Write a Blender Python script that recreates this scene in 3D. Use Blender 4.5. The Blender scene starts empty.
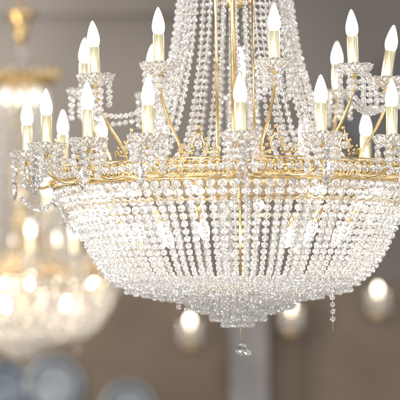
import bpy, math, random
import numpy as np
from mathutils import Vector, Matrix
random.seed(7); rng = np.random.default_rng(11)
sc = bpy.context.scene
R = math.radians
U = 0.004125          # metres per photograph pixel at the chandelier's axis
D = 8.2               # camera to chandelier axis
HC = 118              # camera below the gold ring, in pixels at the axis

# ---------------- camera ----------------
cd = bpy.data.cameras.new('camera'); cam = bpy.data.objects.new('camera', cd)
sc.collection.objects.link(cam); sc.camera = cam
CX = -37 * U; CZ = -HC * U
cam.location = (CX, -D, CZ)
PITCH = math.atan(108 * U / D)
cam.rotation_mode = 'QUATERNION'
cam.rotation_quaternion = (Matrix.Rotation(R(90) + PITCH, 3, 'X') @ Matrix.Rotation(R(-0.55), 3, 'Z')).to_quaternion()
cd.sensor_width = 36; cd.lens = 36 * D / (400 * U)
cd.clip_start = 0.1; cd.clip_end = 200
cd.dof.use_dof = True; cd.dof.focus_distance = D - 0.50
cd.dof.aperture_fstop = 1.65; cd.dof.aperture_blades = 0

# ---------------- world, lamps, exposure ----------------
w = bpy.data.worlds.new('World'); sc.world = w; w.use_nodes = True
nt = w.node_tree; bg = nt.nodes['Background']
# invented surroundings: noise tones plus small bright spots that make the crystal sparkle
bg.inputs[1].default_value = 1.0
tc = nt.nodes.new('ShaderNodeTexCoord'); no = nt.nodes.new('ShaderNodeTexNoise'); ra = nt.nodes.new('ShaderNodeValToRGB')
no.inputs['Scale'].default_value = 2.6; no.inputs['Detail'].default_value = 3
nt.links.new(tc.outputs['Generated'], no.inputs['Vector']); nt.links.new(no.outputs['Fac'], ra.inputs['Fac'])
e = ra.color_ramp.elements; e[0].position = .38; e[0].color = (.07, .06, .055, 1); e[1].position = .62; e[1].color = (1.0, .96, .92, 1)
vo = nt.nodes.new('ShaderNodeTexVoronoi'); vo.inputs['Scale'].default_value = 5.5; rb = nt.nodes.new('ShaderNodeValToRGB')
nt.links.new(tc.outputs['Generated'], vo.inputs['Vector']); nt.links.new(vo.outputs['Distance'], rb.inputs['Fac'])
e = rb.color_ramp.elements; e[0].position = .085; e[0].color = (1, .95, .88, 1); e[1].position = .11; e[1].color = (0, 0, 0, 1)
mx = nt.nodes.new('ShaderNodeVectorMath'); mx.operation = 'MULTIPLY_ADD'; mx.inputs[1].default_value = (16, 16, 16)
nt.links.new(rb.outputs['Color'], mx.inputs[0]); nt.links.new(ra.outputs['Color'], mx.inputs[2]); nt.links.new(mx.outputs[0], bg.inputs[0])
sc.view_settings.view_transform = 'Standard'; sc.view_settings.look = 'None'
sc.view_settings.exposure = 0.34; sc.view_settings.gamma = 1

def lamp(name, loc, target, size, power, col):
    l = bpy.data.lights.new(name, 'AREA'); l.shape = 'RECTANGLE'; l.size = size[0]; l.size_y = size[1]
    l.energy = power; l.color = col
    o = bpy.data.objects.new(name, l); sc.collection.objects.link(o)
    o.location = loc; o.rotation_euler = (Vector(target) - Vector(loc)).to_track_quat('-Z', 'Y').to_euler()
    return o
lamp('window_light', (-6.5, -7.0, 2.5), (0, 0, 0), (2.6, 3.6), 640, (0.93, 0.96, 1.0))
lamp('window_light', (6.0, -8.0, 1.0), (0, 0, 0), (1.6, 3.2), 240, (0.95, 0.97, 1.0))
lamp('added_light', (0.5, -6.5, 4.0), (0, 0, 0), (0.8, 0.8), 190, (1.0, 0.93, 0.82))  # added lamps, all out of view, to make the beads sparkle
lamp('added_light', (-2.5, -4.0, -3.2), (0, 0, -.2), (0.7, 0.7), 60, (1.0, 0.93, 0.82))
lamp('added_light', (2.8, 3.5, 2.8), (0, 0, 0), (0.6, 0.6), 130, (1.0, 0.9, 0.76))
lamp('added_light', (-3.2, 3.8, 2.2), (0, 0, 0), (0.9, 0.9), 170, (1.0, 0.9, 0.76))
lamp('wall_wash', (-2.6, 7.2, 1.2), (-1.4, 8.8, 1.0), (.6, .6), 75, (1.0, 0.93, 0.86))  # unseen lamp added to brighten the upper left of the wall

lamp('added_light', (-3.4, 4.2, -.9), (-1.3, 6, -.3), (.7, .7), 60, (1.0, 0.78, 0.52))  # unseen warm lamp added to turn the far chandelier golden
sc.cycles.use_denoising = True
sc.cycles.max_bounces = 14; sc.cycles.transmission_bounces = 12; sc.cycles.glossy_bounces = 5
sc.cycles.diffuse_bounces = 3; sc.cycles.transparent_max_bounces = 8
sc.cycles.sample_clamp_indirect = 24; sc.cycles.caustics_reflective = False; sc.cycles.caustics_refractive = True

# ---------------- materials ----------------
def mat(name, **kw):
    m = bpy.data.materials.new(name); m.use_nodes = True
    b = m.node_tree.nodes['Principled BSDF']
    for k, v in kw.items(): b.inputs[k.replace('_', ' ')].default_value = v
    return m, m.node_tree, b
def noise_ramp(nt, scale, c0, c1, out, p0=.3, p1=.7, detail=3, coord='Object'):
    tc = nt.nodes.new('ShaderNodeTexCoord'); n = nt.nodes.new('ShaderNodeTexNoise'); r = nt.nodes.new('ShaderNodeValToRGB')
    n.inputs['Scale'].default_value = scale; n.inputs['Detail'].default_value = detail
    r.color_ramp.elements[0].position = p0; r.color_ramp.elements[1].position = p1
    r.color_ramp.elements[0].color = c0; r.color_ramp.elements[1].color = c1
    nt.links.new(tc.outputs[coord], n.inputs['Vector']); nt.links.new(n.outputs['Fac'], r.inputs['Fac'])
    nt.links.new(r.outputs['Color'], out); return n
M = {}
m, n, b = mat('crystal', Roughness=0.02, IOR=1.55); b.inputs['Transmission Weight'].default_value = 0.84
b.inputs['Thin Film Thickness'].default_value = 330; b.inputs['Thin Film IOR'].default_value = 1.48
b.inputs['Base Color'].default_value = (0.97, 0.97, 0.97, 1); M['crystal'] = m
m, n, b = mat('clear_crystal', Roughness=0.0, IOR=1.6); b.inputs['Transmission Weight'].default_value = 0.97; M['clear'] = m
m, n, b = mat('cut_crystal', Roughness=0.02, IOR=1.6); b.inputs['Transmission Weight'].default_value = 0.92
b.inputs['Base Color'].default_value = (0.99, 0.97, 0.96, 1); M['frost'] = m
m, n, b = mat('polished_brass', Metallic=1.0, Roughness=0.2)
noise_ramp(n, 9, (0.48, 0.345, 0.16, 1), (0.72, 0.55, 0.29, 1), b.inputs['Base Color'])
noise_ramp(n, 30, (0.16,) * 3 + (1,), (0.36,) * 3 + (1,), b.inputs['Roughness']); M['brass'] = m
m, n, b = mat('silver_wire', Metallic=1.0, Roughness=0.25, Base_Color=(.74, .69, .62, 1)); M['wire'] = m
m, n, b = mat('pale_brass', Metallic=1.0, Roughness=0.29)
noise_ramp(n, 14, (0.86, 0.78, 0.50, 1), (0.93, 0.88, 0.64, 1), b.inputs['Base Color']); M['sleeve'] = m
def lit(name, col, s):
    m, n, b = mat(name, Roughness=0.25); b.inputs['Base Color'].default_value = (0.9, 0.88, 0.85, 1)
    b.inputs['Emission Color'].default_value = col; b.inputs['Emission Strength'].default_value = s
    return m
def fade(m, s0, s1):     # shading put into the emission: the glow weakens towards the tip
    nt = m.node_tree; b = nt.nodes['Principled BSDF']; tc = nt.nodes.new('ShaderNodeTexCoord'); sp = nt.nodes.new('ShaderNodeSeparateXYZ'); mr = nt.nodes.new('ShaderNodeMapRange')
    nt.links.new(tc.outputs['Generated'], sp.inputs[0]); nt.links.new(sp.outputs['Z'], mr.inputs['Value'])
    mr.inputs['From Min'].default_value = .35; mr.inputs['To Min'].default_value = s0; mr.inputs['To Max'].default_value = s1
    nt.links.new(mr.outputs['Result'], b.inputs['Emission Strength'])
M['bulb'] = lit('lit_bulb', (1, 0.92, 0.79, 1), 6.0)
fade(M['bulb'], 3.0, .30)
M['bulb_dim'] = lit('dim_bulb', (0.93, 0.95, 1, 1), 0.75)
M['bulb_hot'] = lit('inner_bulb', (1, 0.90, 0.74, 1), 26.0)
M['bulb_far'] = lit('far_bulb', (1, 0.88, 0.68, 1), 7.0)
m, n, b = mat('lamp_glass', Roughness=0.05, IOR=1.4); b.inputs['Transmission Weight'].default_value = 0.95
b.inputs['Base Color'].default_value = (0.9, 0.86, 0.8, 1); M['lamp_glass'] = m

# ---------------- mesh builder (numpy) ----------------
class MB:
    def __init__(s): s.v = []; s.l = []; s.t = []; s.m = []; s.sm = []; s.n = 0
    def add(s, v, faces, mi=0, smooth=False):
        v = np.asarray(v, dtype=np.float64)
        s.v.append(v); fl = [i for f in faces for i in f]
        s.l.append(np.asarray(fl) + s.n); s.t.append(np.array([len(f) for f in faces]))
        s.m.append(np.full(len(faces), mi)); s.sm.append(np.full(len(faces), smooth)); s.n += len(v)
    def build(s, name, mats, parent=None, origin=None):
        me = bpy.data.meshes.new(name)
        v = np.concatenate(s.v) * U
        l = np.concatenate(s.l); t = np.concatenate(s.t)
        me.vertices.add(len(v)); me.vertices.foreach_set('co', v.astype(np.float32).ravel())
        me.loops.add(len(l)); me.loops.foreach_set('vertex_index', l.astype(np.int32))
        me.polygons.add(len(t)); st = np.concatenate([[0], np.cumsum(t)[:-1]])
        me.polygons.foreach_set('loop_start', st.astype(np.int32)); me.polygons.foreach_set('loop_total', t.astype(np.int32))
        me.polygons.foreach_set('material_index', np.concatenate(s.m).astype(np.int32))
        me.polygons.foreach_set('use_smooth', np.concatenate(s.sm).astype(bool))
        for m in mats: me.materials.append(m)
        me.update(calc_edges=True); me.validate()
        o = bpy.data.objects.new(name, me); sc.collection.objects.link(o)
        if parent: o.parent = parent
        return o

def revolve(prof, seg, twist=False, cap=True):
    """closed surface from (r,z) rows, top to bottom"""
    V = []; F = []
    for i, (r, z) in enumerate(prof):
        ph = (0.5 * (i % 2)) if twist else 0
        for k in range(seg):
            a = 2 * math.pi * (k + ph) / seg; V.append((r * math.cos(a), r * math.sin(a), z))
    for i in range(len(prof) - 1):
        for k in range(seg):
            a, b_, c, d = i * seg + k, i * seg + (k + 1) % seg, (i + 1) * seg + k, (i + 1) * seg + (k + 1) % seg
            if twist:
                if i % 2 == 0: F += [(a, c, b_), (b_, c, d)]
                else: F += [(a, c, d), (a, d, b_)]
            else: F.append((a, c, d, b_))
    if cap:
        F.append(tuple(range(seg))); F.append(tuple(reversed([(len(prof) - 1) * seg + k for k in range(seg)])))
    return np.array(V), F
BV, BF = revolve([(.40, .90), (.84, .52), (1, 0), (.84, -.52), (.40, -.90)], 8, True)
BV = BV * np.array([1, 1, 0.98])
SV, SF = revolve([(.5, .85), (1, 0), (.5, -.85)], 6)
def euler(rx, ry, rz):
    return np.array(Matrix.Rotation(rz, 3, 'Z') @ Matrix.Rotation(ry, 3, 'Y') @ Matrix.Rotation(rx, 3, 'X'))
def bead(mb, p, r, mi=0, tilt=.22):
    E = euler(random.uniform(-tilt, tilt), random.uniform(-tilt, tilt), random.uniform(0, 6.28))
    mb.add((BV * r) @ E.T + np.asarray(p), BF, mi)
def ball(mb, p, r, mi=0): mb.add(SV * r + np.asarray(p), SF, mi, True)
def tube(mb, pts, r, seg=8, mi=0, closed=False, smooth=True, rad=None):
    P = [Vector(p) for p in pts]; n = len(P); V = []; F = []
    up = None
    for i in range(n):
        if closed: t = P[(i + 1) % n] - P[i - 1]
        else: t = P[min(i + 1, n - 1)] - P[max(i - 1, 0)]
        t.normalize()
        if up is None:
            up = Vector((0, 0, 1)) if abs(t.z) < .9 else Vector((1, 0, 0))
        x = up - t * up.dot(t)
        if x.length < 1e-4: x = Vector((0, 1, 0)) - t * t.y
        x.normalize(); y = t.cross(x); up = x
        rr = rad[i] if rad else r
        for k in range(seg):
            a = 2 * math.pi * k / seg; V.append(P[i] + (x * math.cos(a) + y * math.sin(a)) * rr)
    for i in range(n if closed else n - 1):
        for k in range(seg):
            j = (i + 1) % n
            F.append((i * seg + k, i * seg + (k + 1) % seg, j * seg + (k + 1) % seg, j * seg + k))
    if not closed:
        F.append(tuple(reversed(range(seg)))); F.append(tuple((n - 1) * seg + k for k in range(seg)))
    mb.add([tuple(v) for v in V], F, mi, smooth)
def hoop(mb, r, h, tr, n=128, seg=8, mi=0):
    tube(mb, [(r * math.sin(2 * math.pi * i / n), -r * math.cos(2 * math.pi * i / n), h) for i in range(n)], tr, seg, mi, True)
def cyl(r, h, a):      # a = angle from the camera side, + to the right
    return np.array([r * math.sin(a), -r * math.cos(a), h])
def spline(pts, n=12):
    """Catmull-Rom through tuples"""
    P = [np.array(p, float) for p in pts]; P = [2 * P[0] - P[1]] + P + [2 * P[-1] - P[-2]]; out = []
    for i in range(1, len(P) - 2):
        for k in range(n):
            t = k / n
            out.append(.5 * ((2 * P[i]) + (-P[i-1] + P[i+1]) * t + (2*P[i-1] - 5*P[i] + 4*P[i+1] - P[i+2]) * t*t + (-P[i-1] + 3*P[i] - 3*P[i+1] + P[i+2]) * t**3))
    out.append(P[-2]); return out
def walk(path, pitch_fn, start=0.0):
    """points along a polyline at the spacing given by pitch_fn(fraction)"""
    P = np.array(path); seg = np.linalg.norm(np.diff(P, axis=0), axis=1); L = np.concatenate([[0], np.cumsum(seg)])
    s = start; out = []
    while s <= L[-1]:
        out.append((np.array([np.interp(s, L, P[:, k]) for k in range(P.shape[1])]), s / L[-1])); s += pitch_fn(s / L[-1])
    return out

def empty(name, loc, parent=None):
    o = bpy.data.objects.new(name, None); sc.collection.objects.link(o); o.location = loc; o.parent = parent
    o.empty_display_size = .05; return o
def tag(o, label=None, cat=None, group=None, kind=None):
    if label: o['label'] = label
    if cat: o['category'] = cat
    if group: o['group'] = group
    if kind: o['kind'] = kind
    return o
BR, CR = [M['brass']], [M['crystal'], M['wire']]

# ================= the chandelier (local units = photo pixels, z=0 at the ring's lower hoop) =================
main = empty('chandelier', (0, 0, 0))
BASKET = spline([(180, -4), (175, -10), (169, -19), (160, -34), (151, -53), (141, -72), (129, -87), (119, -92)], 8)
FUNNEL = spline([(46, 335), (49, 280), (53, 225), (58, 180), (64, 140), (73, 105), (82, 75), (93, 48), (108, 30), (124, 20)], 8)
NB, NF = 104, 50
basket_beads = walk(BASKET, lambda f: 9.4 - 3.6 * min(1, f * 1.25))
funnel_beads = walk(FUNNEL, lambda f: 7.1)
def strand(mb, a, pts, size_fn, wob=.35, twist=0.0):
    line = []
    da = random.uniform(-.5, .5)
    ph, am = random.uniform(0, 6.28), random.uniform(.2, 1.0) * wob
    for (p, f) in pts:
        r, h = p
        off = am * math.sin(ph + f * 5) * 1.4 * math.sin(math.pi * min(1, f * 1.02))
        q = cyl(r + random.uniform(-.25, .25), h + random.uniform(-.25, .25), a + (off + da * .4) / max(r, 30) + twist * f)
        bead(mb, q, size_fn(f) * random.uniform(.96, 1.04)); line.append(q)
    tube(mb, line[::1], .35, 4, 1)
bs = lambda f: 4.25 - 1.45 * min(1, f * 1.25)
fs = lambda f: 2.75
far = MB(); n_front = 0
for i in range(NB):
    a = 2 * math.pi * (i + .5) / NB; a = a - 2 * math.pi if a > math.pi else a
    if abs(a) < R(108):
        mb = MB(); strand(mb, a, basket_beads, bs); mb.build('bead_strand', CR, main); n_front += 1
    elif i % 3: strand(far, a, basket_beads, bs)
for i in range(NF):
    a = 2 * math.pi * (i + .3 + random.uniform(-.32, .32)) / NF; a = a - 2 * math.pi if a > math.pi else a
    if abs(a) < R(120) and n_front < 100:
        mb = MB(); strand(mb, a, funnel_beads, fs, 1.8); mb.build('bead_strand', CR, main); n_front += 1
    elif i % 3: strand(far, a, funnel_beads, fs, 1.8)
tag(far.build('bead_strands', CR, main), kind='stuff')

# stepped underside: hoops with short fringes
tiers = [(120, -90, -98), (112, -92, -102), (103, -94, -104), (94, -96, -106), (84, -98, -108), (76, -99, -111), (68, -100, -113), (60, -102, -116), (52, -104, -119), (44, -106, -123), (36, -108, -127), (27, -110, -132), (15, -111, -139)]
for r, h0, h1 in tiers:
    mb = MB(); n = max(10, int(2 * math.pi * r / 5.4))
    for k in range(n):
        a = 2 * math.pi * k / n; h = h0; line = []
        while h > h1 + random.uniform(-1, 2.4):
            q = cyl(r + random.uniform(-1.1, 1.1), h + random.uniform(-.5, .5), a + random.uniform(-.4, .4) / r)
            bead(mb, q, 2.45, 0, .5); line.append(q); h -= 4.9
        if len(line) > 1: tube(mb, line, .3, 4, 1)
    mb.build('bead_fringe', CR, main)
    if r < 80:
        mb = MB(); hoop(mb, r - 1.5, h0 + 3.2, .7, 72, 6)
        mb.build('fringe_hoop', BR, main)
# flat net of beads between the tiers, seen through the fringes
mb = MB()
for r in (72, 56, 40, 22):
    n = int(2 * math.pi * r / 6.5)
    for k in range(n): bead(mb, cyl(r, -101.5 + random.uniform(-.6, .6) - (92 - r) * .08, 2 * math.pi * k / n), 2.4, 0, .6)
    hoop(mb, r, -101.5 - (92 - r) * .08, .55, 64, 4, 1)
mb.build('bead_net', [M['crystal'], M['brass']], main)

# loose strand and the ball at the very bottom
mb = MB(); q0 = cyl(96, -103, R(75))
for k in range(4): bead(mb, q0 + np.array([0, 0, -6 - 7 * k]), 2.7)
tube(mb, [q0, q0 + np.array([0, 0, -38])], .25, 4, 1)
mb.build('loose_strand', CR, main)
mb = MB(); tube(mb, [(2, 0, -112), (2.5, 0, -155)], .35, 5, 0)
wire = mb.build('pendant_wire', BR, main)
V_, F_ = revolve([(.3, .95), (.62, .78), (.87, .48), (.99, .15), (.99, -.15), (.87, -.48), (.62, -.78), (.3, -.95)], 12, True)
mb = MB(); mb.add(V_ * 6.3 + np.array([3, 0, -160]), F_); mb.build('crystal_ball', [M['clear']], wire)
mb = MB(); bead(mb, (9.6, -3, -163), 2.9); mb.build('bead', CR, wire)

# the gold ring
mb = MB(); hoop(mb, 183.5, .6, 1.15, 192, 10)
mb.build('lower_hoop', BR, main)
mb = MB(); hoop(mb, 183, 19.5, .9, 192, 8); mb.build('upper_hoop', BR, main)
mb = MB()
for h in (5.2, 16.4):
    for k in range(300): ball(mb, cyl(184.6, h, 2 * math.pi * k / 300), 1.3)
    hoop(mb, 183, h, .7, 192, 6)
N = 128
for k in range(N):       # little arches round each crystal
    a = 2 * math.pi * k / N; da = math.pi / N
    tube(mb, [cyl(183.4, 6, a - da), cyl(184.2, 10.8, a - da * .95), cyl(184.2, 15.6, a - da)], .8, 5)
    tube(mb, [cyl(183.6, 15.6, a - da), cyl(184, 13.8, a), cyl(183.6, 15.6, a + da)], .45, 4)
    tube(mb, [cyl(183.6, 6, a - da), cyl(184, 7.6, a), cyl(183.6, 6, a + da)], .45, 4)
mb.build('filigree_band', BR, main)
mb = MB()
for k in range(N): bead(mb, cyl(184.5, 10.8, 2 * math.pi * k / N), 3.15)
mb.build('band_beads', CR, main)
mb = MB(); hoop(mb, 124, 17, 1.6, 144, 8); hoop(mb, 168, -18, 1.0, 160, 8)
for k in range(8): tube(mb, [cyl(124, 17, k * math.pi / 4 + .2), cyl(182, 17, k * math.pi / 4 + .2)], 1.2, 6)
for k in range(8): tube(mb, [cyl(16, 17, k * math.pi / 4 + .2), cyl(124, 17, k * math.pi / 4 + .2)], 1.0, 6)
mb.build('inner_frame', BR, main)

# centre: rods, hub and stem
for (x, r, h1) in ((-20, 1.5, 330), (-4, 2.5, 330), (15, 1.1, 186)):
    y = lambda h: -122.5 + (h - 17) / 313 * 66
    mb = MB(); tube(mb, [(x, y(17), 17), (x, y(h1), h1)], r, 10); mb.build('rod', BR, main)
mb = MB(); tube(mb, [(-7, -87.5, 186), (19, -87.5, 186)], 1.5, 8); ball(mb, (-7, -87.5, 186), 2.4); ball(mb, (19, -87.5, 186), 2.4); mb.build('crossbar', BR, main)
mb = MB(); tube(mb, [(0, 0, 17), (0, 0, 345)], 2.2, 10); mb.build('centre_rod', BR, main)
for a in (180,):
    mb = MB(); tube(mb, [cyl(124, 17, R(a)), cyl(52, 330, R(a))], 1.5, 8); mb.build('rod', BR, main)
mb = MB(); tube(mb, [(3, 0, 17), (3, 0, -103)], 1.4, 8); mb.build('lower_stem', BR, main)
mb = MB(); v, f = revolve([(3, 195), (9, 193), (16, 190), (19, 187), (8, 185), (4, 182)], 20); mb.add(v, f, 0, True)
mb.build('hub', BR, main)
mb = MB(); hoop(mb, 50, 335, 3, 64, 8); hoop(mb, 58, 343, 2, 64, 8)
for k in range(20): # crown of pointed leaves
    a = 2 * math.pi * k / 20
    tube(mb, [cyl(51, 336, a), cyl(62, 348, a), cyl(66, 360, a), cyl(60, 366, a)], 2, 6, rad=[2.5, 4, 3, .8])
v, f = revolve([(5, 362), (7, 360), (14, 357), (40, 350), (50, 340), (48, 335), (8, 345)], 24); mb.add(v, f, 0, True)
mb.build('crown', BR, main)
mb = MB(); v, f = revolve([(.5, 18), (9, 14), (15, 6), (17, 0), (14, -8), (6, -14)], 12, True); mb.add(v + np.array([0, 0, 366]), f)
v, f = revolve([(5, 12), (12, 8), (13, 0), (8, -9), (3, -12)], 12, True); mb.add(v + np.array([0, 0, 390]), f)
mb.build('crown_glass', CR, main)
mb = MB(); v, f = revolve([(4.5, 560), (4.5, 425), (4.5, 398)], 12); mb.add(v, f, 0, True)
v, f = revolve([(28, 464), (27, 457), (17, 450), (15, 436), (13, 426), (10, 418), (5, 414)], 24); mb.add(v, f, 0, True)
mb.build('stem', BR, main)
for k in range(6):
    mb = MB(); v, f = revolve([(1, 13), (4, 8), (5.4, 0), (4.5, -8), (3, -11)], 10); mb.add(v + cyl(30, 318, k * math.pi / 3), f, 0, True)
    mb.build('crown_bulb', [M['bulb']], main)

# crest ornaments on the ring
def crest(a):
    mb = MB()
    def Q(x, h, dr=0): return cyl(184 + dr, h, a + x / 184)
    for s in (-1, 1):
        tube(mb, [Q(0, 45), Q(s * 3, 37, 1), Q(s * 6, 31, 2), Q(s * 4, 26, 2), Q(s * 9, 23.5, 1), Q(s * 14, 24.5), Q(s * 17, 22)], 1.0, 6)
        tube(mb, [Q(s * 17, 22), Q(s * 20, 26), Q(s * 18, 29), Q(s * 15.5, 27), Q(s * 17, 25)], .9, 6)
        for x, h, r in ((3.4, 41, 1.5), (6.8, 36, 1.5), (8.6, 30, 1.6), (11.5, 27, 1.5), (6, 23, 1.5), (15, 31, 1.3)): ball(mb, Q(s * x, h, 1), r)
    ball(mb, Q(0, 47), 2)
    o = mb.build('crest_ornament', BR, main)
    mb = MB(); bead(mb, Q(0, 31, 2), 3.9)
    bead(mb, Q(0, 38.5, 2), 2.9)
    mb.build('crystal_trim', CR, o)

# arms
def pendalogue():
    v, f = revolve([(.8, 11), (2.6, 8), (4.6, 3), (5.4, -2), (4.3, -7), (1.0, -12)], 8, True)
    return v * np.array([1, .55, 1]), f
PV, PF = pendalogue()
def make_arm(a, top_r, base, hb, tipdir=0.0, bulb='bulb', pend=False, sweep=0, nd=7, dl=4, tilt=(0, 0), lo=False):
    """hb = height of the bobeche base"""
    arm = empty('arm', (0, 0, 0), main)
    T = cyl(top_r, 0, a)
    pts = []
    for (r, h, fr) in base:
        pts.append(cyl(r, h, a + sweep * fr))
    pts.append(cyl(top_r, hb, a))
    mb = MB(); tube(mb, spline(pts, 7), 1.55, 8)
    v, f = revolve([(2, 3.5), (3.4, 2.4), (3.8, 1), (2.2, -.6), (2.8, -2.2), (1.6, -4)], 12); mb.add(v + T + np.array([0, 0, hb]), f, 0, True)
    mb.build('arm_tube', BR, arm)
    # scalloped crystal dish
    seg = 40; V = []; F = []
    prof = [(3, 1), (8, 1.2), (12.5, 2.4), (15.6, 5), (17.2, 8), (18.0, 11), (15.8, 11.2), (14.6, 8.8), (12.2, 6), (8.5, 4.4), (3, 4)]
    for i, (r, h) in enumerate(prof):
        for k in range(seg):
            an = 2 * math.pi * k / seg; e = (r / 17) ** 2; z = 1 if (k + i) % 2 else -1
            rr = r * (1 + .03 * e * abs(math.cos(an * 5))) + .75 * z * min(1, e * 2); hh = h + e * 1.5 * (abs(math.cos(an * 4)) - .5) + .22 * z * e
            V.append((rr * math.cos(an), rr * math.sin(an), hh))
    for i in range(len(prof)):
        for k in range(seg):
            j = (i + 1) % len(prof); a0, a1, b0, b1 = i * seg + k, i * seg + (k + 1) % seg, j * seg + k, j * seg + (k + 1) % seg
            F += [(a0, a1, b1), (a0, b1, b0)] if (k + i) % 2 else [(a0, a1, b0), (a1, b1, b0)]
    mb = MB(); mb.add(np.array(V) + T + np.array([0, 0, hb]), F); mb.build('drip_dish', [M['frost']], arm)
    # candle sleeve and bulb, leaning a little
    E = euler(tilt[1] + random.uniform(-.02, .02), tilt[0] + random.uniform(-.02, .02), 0); B0 = T + np.array([0, 0, hb + 3])
    v, f = revolve([(4.6, 35.5), (5.3, 35), (5.3, 1), (5, 0)], 20); mb = MB(); mb.add(v @ E.T + B0, f, 0, True)
    mb.build('candle_sleeve', [M['sleeve']], arm)
    v, f = revolve([(.5, 61.3), (1.4, 60), (2.4, 57.8), (3.6, 54.5), (4.9, 50), (5.8, 46), (6.1, 42.5), (5.6, 38.5), (4.3, 35.4)], 16); mb = MB(); mb.add(v @ E.T + B0, f, 0, True)
    bl = mb.build('bulb', [M[bulb]], arm)
    if bulb == 'bulb_dim': bl['label'] = 'dim clear bulb'
    # drops round the dish
    mb = MB(); ph = random.uniform(0, 1)
    for k in range(nd):
        an = 2 * math.pi * (k + ph) / nd; q = T + np.array([14.5 * math.cos(an), 14.5 * math.sin(an), hb + 4])
        L = dl + random.choice((0, 0, 1)); line = [q]
        for j in range(L):
            bead(mb, q + np.array([random.uniform(-.3, .3), 0, -3 - 6.1 * j]), 2.75)
        tube(mb, [q, q + np.array([0, 0, -3 - 6.1 * (L - 1)])], .3, 4, 1)
    for k in range(5):
        an = 2 * math.pi * (k + ph) / 5; q = T + np.array([6 * math.cos(an), 6 * math.sin(an), hb - 2])
        for j in range(2): bead(mb, q + np.array([0, 0, -3 - 5.8 * j]), 2.6)
    mb.build('bead_drops', CR, arm)
    if pend:
        d = cyl(13, 0, a + random.uniform(-.4, .4)); q = T + d + np.array([0, 0, hb + 1])
        mb = MB(); bead(mb, q + np.array([0, 0, -5]), 3.2); bead(mb, q + np.array([0, 0, -12]), 3.4)
        mb.add(PV @ euler(0, 0, a + random.uniform(-.3, .3)).T + q + np.array([0, 0, -27]), PF)
        tube(mb, [q, q + np.array([0, 0, -16])], .35, 4, 1)
        mb.build('pendant_drop', [M['clear'], M['wire']], arm)
    return arm
LOW = [(184, 11, 1), (190, 3, .8), (199, 3, .4), (208, 12, .08)]
lows = [0, 20.5, 42.4, 66, 90, 113, 137, 158, -180, -158, -137, -120, -88, -60.5, -42, -23.6]
for i, d in enumerate(lows):
    s = R(7.5) * (-1 if d > 0 else 1)
    dim = 'bulb_dim' if d in (-120,) else 'bulb'
    make_arm(R(d), 209, LOW, 28, bulb=dim, pend=True, sweep=s, lo=True, dl=4)
UPP = [(124, 20, 1), (130, 38, .7), (143, 60, .25), (153, 84, 0)]
ups = [12.4, 45.3, 77, 109, 135, 177, -146, -100, -62, -28.5]
for i, d in enumerate(ups):
    if d == 109: continue
    tl = {77: (.14, 0), -62: (-.05, 0), 45.3: (-.03, 0)}.get(d, (0, 0))
    make_arm(R(d), {-100: 156, 77: 151}.get(d, 155), UPP, {-100: 94, -62: 97, 77: 96, 135: 99}.get(d, 100), bulb='bulb_dim' if d == 177 else 'bulb', sweep=R(4) * (-1 if d > 0 else 1), tilt=tl, dl=4)
for i in range(16):
    crest(R((lows[i] + (lows[(i + 1) % 16] if i < 15 else 0)) / 2 if i != 7 and i != 8 else (169 if i == 7 else -169)))

# swags of beads hung from dish to dish
def swag(p, q, sag, r=2.7, pitch=7.2):
    pts = []
    for i in range(25):
        t = i / 24; pts.append((1 - t) * p + t * q + np.array([0, 0, -4 * sag * t * (1 - t)]))
    mb = MB()
    for (x, f) in walk(pts, lambda f: pitch): bead(mb, x, r, 0, .8)
    tube(mb, pts, .3, 4, 1); mb.build('bead_swag', CR, main)
order = sorted(x for x in ups if x != 109)
for i in range(len(order) - 1):
    a, b_ = R(order[i]), R(order[i + 1])
    if order[i + 1] - order[i] > 50: continue
    front = abs(order[i] + order[i + 1]) / 2 < 50
    if front or order[i] < -90: continue
    swag(cyl(150, 78, a), cyl(150, 80, b_), 10)
swag(cyl(155, 76, R(-66)), cyl(150, 80, R(-29)), 12)
swag(cyl(150, 70, R(-98)), cyl(86, 74, R(-80)), 4)
swag(cyl(214, -8, R(-86)), cyl(182, -4, R(-74)), 14, 2.4, 5)
swag(cyl(182, -4, R(-80)), cyl(160, -44, R(-86)), 6, 2.4, 5)
swag(cyl(155, 80, R(46)), cyl(155, 80, R(76)), 9)

# hidden bulbs inside the basket
def inner_bulb(p, tilt, k=1.0, az=0):
    v, f = revolve([(1, 13), (3.4, 9), (5.2, 4), (5.6, -1), (4.6, -6), (3.4, -9)], 12)
    mb = MB(); mb.add((v * k) @ euler(R(180) + tilt, 0, az).T + p, f, 0, True)
    v, f = revolve([(3.6, -8), (3.6, -26), (3, -27)], 12); mb.add((v * k) @ euler(R(180) + tilt, 0, az).T + p, f, 1, True)
    mb.build('inner_bulb', [M['bulb_hot'], M['brass']], main)
for d in (-40, -17.5, 38, 66, -80, 110, 150, -140): inner_bulb(cyl(112, -44, R(d)), R(35), 1.0, R(d))
for d in (-15, -45, -62, 29, 60, -110, 120, 170): inner_bulb(cyl(150, -8, R(d)), R(75), .8, R(d))

tag(main, 'sharp crystal bead chandelier with a gilded ring, largest and nearest in the picture', 'chandelier', 'crystal chandeliers with candle bulbs')

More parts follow.
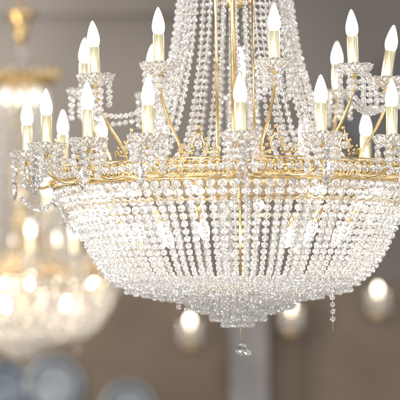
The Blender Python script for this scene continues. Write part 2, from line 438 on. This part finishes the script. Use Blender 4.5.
# ================= the second chandelier, far behind on the left =================
def at(px, py, dist):
    """point on the ray through photo pixel (px,py), dist metres along the view from the camera"""
    f = (D / (400 * U)); x = (px - 200) / 400 / f * dist; y = (200 - py) / 400 / f * dist
    v = cam.rotation_quaternion @ Vector((x, y, -dist)); return Vector(cam.location) + v
def copy_tree(o, parent=None):
    c = o.copy(); sc.collection.objects.link(c); c.parent = parent
    for ch in list(o.children): copy_tree(ch, c)
    return c
back = copy_tree(main)
for i, b_ in enumerate([c for c in back.children if c.name.startswith('inner_bulb')]):
    if i in (0, 3, 5, 6, 10, 11, 12): bpy.data.objects.remove(b_)
back.location = at(22, 278, 14.2); back.rotation_euler = (0, 0, R(9))
tag(back, 'out of focus golden crystal chandelier hanging far behind at the left edge', 'chandelier', 'crystal chandeliers with candle bulbs')

def glow(p, power, col, parent):  # extra point lights with no bulb of their own, brightening beads and crown
    l = bpy.data.lights.new('added_glow', 'POINT'); l.energy = power; l.color = col; l.shadow_soft_size = .018
    o = bpy.data.objects.new('added_glow', l); sc.collection.objects.link(o); o.parent = parent; o.location = Vector(p) * U
for d in range(-150, 180, 60): glow(cyl(60, -40, R(d)), 1.6, (1, .76, .46), back); glow(cyl(150, -12, R(d + 20)), .9, (1, .78, .48), back)
glow((0, 0, 312), 6, (1, .86, .62), back)
for k, d in enumerate((-70, -52, -34, -15, 27, 50, 75)): glow(cyl(160, -12, R(d)), 1.0 if d < 0 else .4, (1, .93, .84), main)
for d in (-60, 60, 180): glow(cyl(50, -60, R(d)), 1.1, (1, .93, .84), main)

# ================= glass lamps on the far wall =================
WD = 17.0
def s_obj(name, mats, mb, parent): return mb.build(name, mats, parent)
def wall_lamp(px, py, label, src=None):
    p = at(px, py, WD - .35)
    if src:
        o = copy_tree(src); o.location = p; tag(o, label, 'wall lamp', 'glass lamps on the far wall'); return o
    o = empty('wall_lamp', p)
    mb = MB(); v, f = revolve([(19, 0), (19, -52), (17.6, -52), (17.6, 0)], 20, cap=False)
    F2 = list(f) + [(60 + k, k, (k + 1) % 20, 60 + (k + 1) % 20) for k in range(20)]
    mb.add(v, F2); s_obj('glass_shade', [M['lamp_glass']], mb, o)
    mb = MB(); v, f = revolve([(2, 13), (5, 9), (7.5, 3), (7.5, -4), (5, -10), (3, -14)], 16); mb.add(v, f, 0, True); s_obj('bulb', [M['bulb_far']], mb, o)
    mb = MB(); v, f = revolve([(3, -14), (3, -30), (4, -50), (20, -53), (8, -56), (2, -60)], 16); mb.add(v, f, 0, True)
    tube(mb, [(0, 0, -56), (0, 30, -66), (0, 70, -50), (0, 84, -50)], 2.5, 8); s_obj('bracket', BR, mb, o)
    mb = MB()
    for k in range(10):
        for j in range(4): bead(mb, cyl(21, -6 - 11 * j, 2 * math.pi * k / 10), 5.4)
    s_obj('prisms', CR, mb, o)
    return tag(o, label, 'wall lamp', 'glass lamps on the far wall')
wl = wall_lamp(190, 321, 'blurred round glowing lamp low on the brown wall, left of the hanging crystal ball')
wall_lamp(291, 307, 'blurred glass lamp glowing just under the basket, right of the hanging crystal ball', wl)
wall_lamp(378, 290, 'blurred glass lamp below the right end of the big chandelier, highest of the three', wl)

# ================= the setting: wall, ceiling edge, column =================
def box(mb, x0, x1, y0, y1, z0, z1, mi=0):
    v = [(x, y, z) for x in (x0, x1) for y in (y0, y1) for z in (z0, z1)]
    mb.add(v, [(0, 1, 3, 2), (4, 6, 7, 5), (0, 4, 5, 1), (2, 3, 7, 6), (0, 2, 6, 4), (1, 5, 7, 3)], mi)
m, n, b = mat('grey_plaster', Roughness=.8)
noise_ramp(n, .55, (0.080, 0.070, 0.062, 1), (0.125, 0.112, 0.103, 1), b.inputs['Base Color'], .32, .68, 2); M['wall'] = m
m, n, b = mat('brown_plaster', Roughness=.8)
noise_ramp(n, .9, (0.076, 0.055, 0.040, 1), (0.128, 0.098, 0.074, 1), b.inputs['Base Color'], .3, .7, 3); M['wall2'] = m
m, n, b = mat('pale_paint', Roughness=.7); noise_ramp(n, 2, (.14, .137, .14, 1), (.18, .177, .18, 1), b.inputs['Base Color']); M['pale'] = m
m, n, b = mat('dark_wood', Roughness=.6); noise_ramp(n, 5, (.06, .045, .035, 1), (.1, .075, .055, 1), b.inputs['Base Color']); M['dark'] = m
def wall_z(py): return at(200, py, WD).z / U
yw = (WD - D) / U
mb = MB(); box(mb, -1800, 1800, yw, yw + 60, wall_z(285), 2200); tag(mb.build('wall', [M['wall']]), 'grey plaster upper wall far behind the chandeliers', 'wall')
mb = MB(); box(mb, -1800, 1800, yw - 6, yw + 60, -1500, wall_z(285) - .5); tag(mb.build('lower_wall', [M['wall2']]), 'brown lower part of the wall below the lamps', 'wall')
def wx(px): return at(px, 200, WD).x / U
mb = MB(); box(mb, wx(228), wx(266), yw - 30, yw - 7, -1500, wall_z(300)); box(mb, wx(224), wx(270), yw - 36, yw - 5, wall_z(300), wall_z(292))
tag(mb.build('column', [M['pale']]), 'pale blurred column rising behind the hanging crystal ball', 'column')
mb = MB(); tube(mb, [(wx(297), yw - 20, -1500), (wx(299), yw - 20, wall_z(360)), (wx(304), yw - 20, wall_z(330)), (wx(312), yw - 20, wall_z(300))], 5, 8)
tag(mb.build('pipe', [M['dark']]), 'thin dark upright pipe right of the pale column', 'pipe')
# ceiling: a pale soffit and a darker beam
mb = MB(); box(mb, wx(-120), wx(240), yw - 40, yw - 1, wall_z(14), wall_z(-60)); tag(mb.build('soffit', [M['wall']]), kind='structure')
mb = MB()
v = [(wx(330), yw - 8, wall_z(110)), (wx(470), yw - 8, wall_z(10)), (wx(470), yw - 8, wall_z(175)), (wx(372), yw - 8, wall_z(165))]
v += [(x, y - 40, z) for x, y, z in v]
mb.add(v, [(0, 1, 2, 3), (7, 6, 5, 4), (0, 4, 5, 1), (1, 5, 6, 2), (2, 6, 7, 3), (3, 7, 4, 0)])
m, n, b = mat('slate_cloth', Roughness=.9); noise_ramp(n, 2, (.06, .058, .062, 1), (.09, .088, .092, 1), b.inputs['Base Color']); M['slate'] = m
tag(mb.build('ceiling_beam', [M['slate']]), kind='structure')
# plates
m, n, b = mat('blue_white_porcelain', Roughness=.2)
noise_ramp(n, 7, (.055, .075, .11, 1), (.13, .16, .20, 1), b.inputs['Base Color'], .42, .62, 2); M['plate'] = m
m, n, b = mat('white_porcelain', Roughness=.2, Base_Color=(.125, .14, .16, 1)); M['rim'] = m
m, n, b = mat('pale_blue_glaze', Roughness=.25); noise_ramp(n, 5, (.12, .145, .18, 1), (.20, .225, .26, 1), b.inputs['Base Color'], .4, .65); M['centre'] = m
def plate(px, py, r, label, tone='rim'):
    o = empty('porcelain_plate', at(px, py, WD - .12))
    v, f = revolve([(r, 0), (r * .97, 3), (r * .7, -2), (.5, -3), (.5, -6), (r * .6, -6), (r * .98, -2)], 40)
    E = euler(R(90), 0, 0); mb = MB(); mb.add(v @ E.T, f, 0, True); mb.build('rim', [M['rim'] if tone == 'rim' else M['plate']], o)
    v, f = revolve([(r * .66, 1.5), (r * .66, -1.5)], 40); mb = MB(); mb.add(v @ E.T + np.array([0, -3.5, 0]), f); mb.build('painted_centre', [M['centre'] if tone == 'rim' else M['plate']], o)
    tag(o, label, 'plate', 'porcelain plates on the lower wall')
plate(54, 386, 66, 'pale blue blurred plate below the far chandelier')
plate(128, 408, 60, 'pale greyish blurred plate at the bottom edge, right of the blue one')
plate(4, 390, 60, 'dark blue blurred plate in the bottom left corner', 'dark')
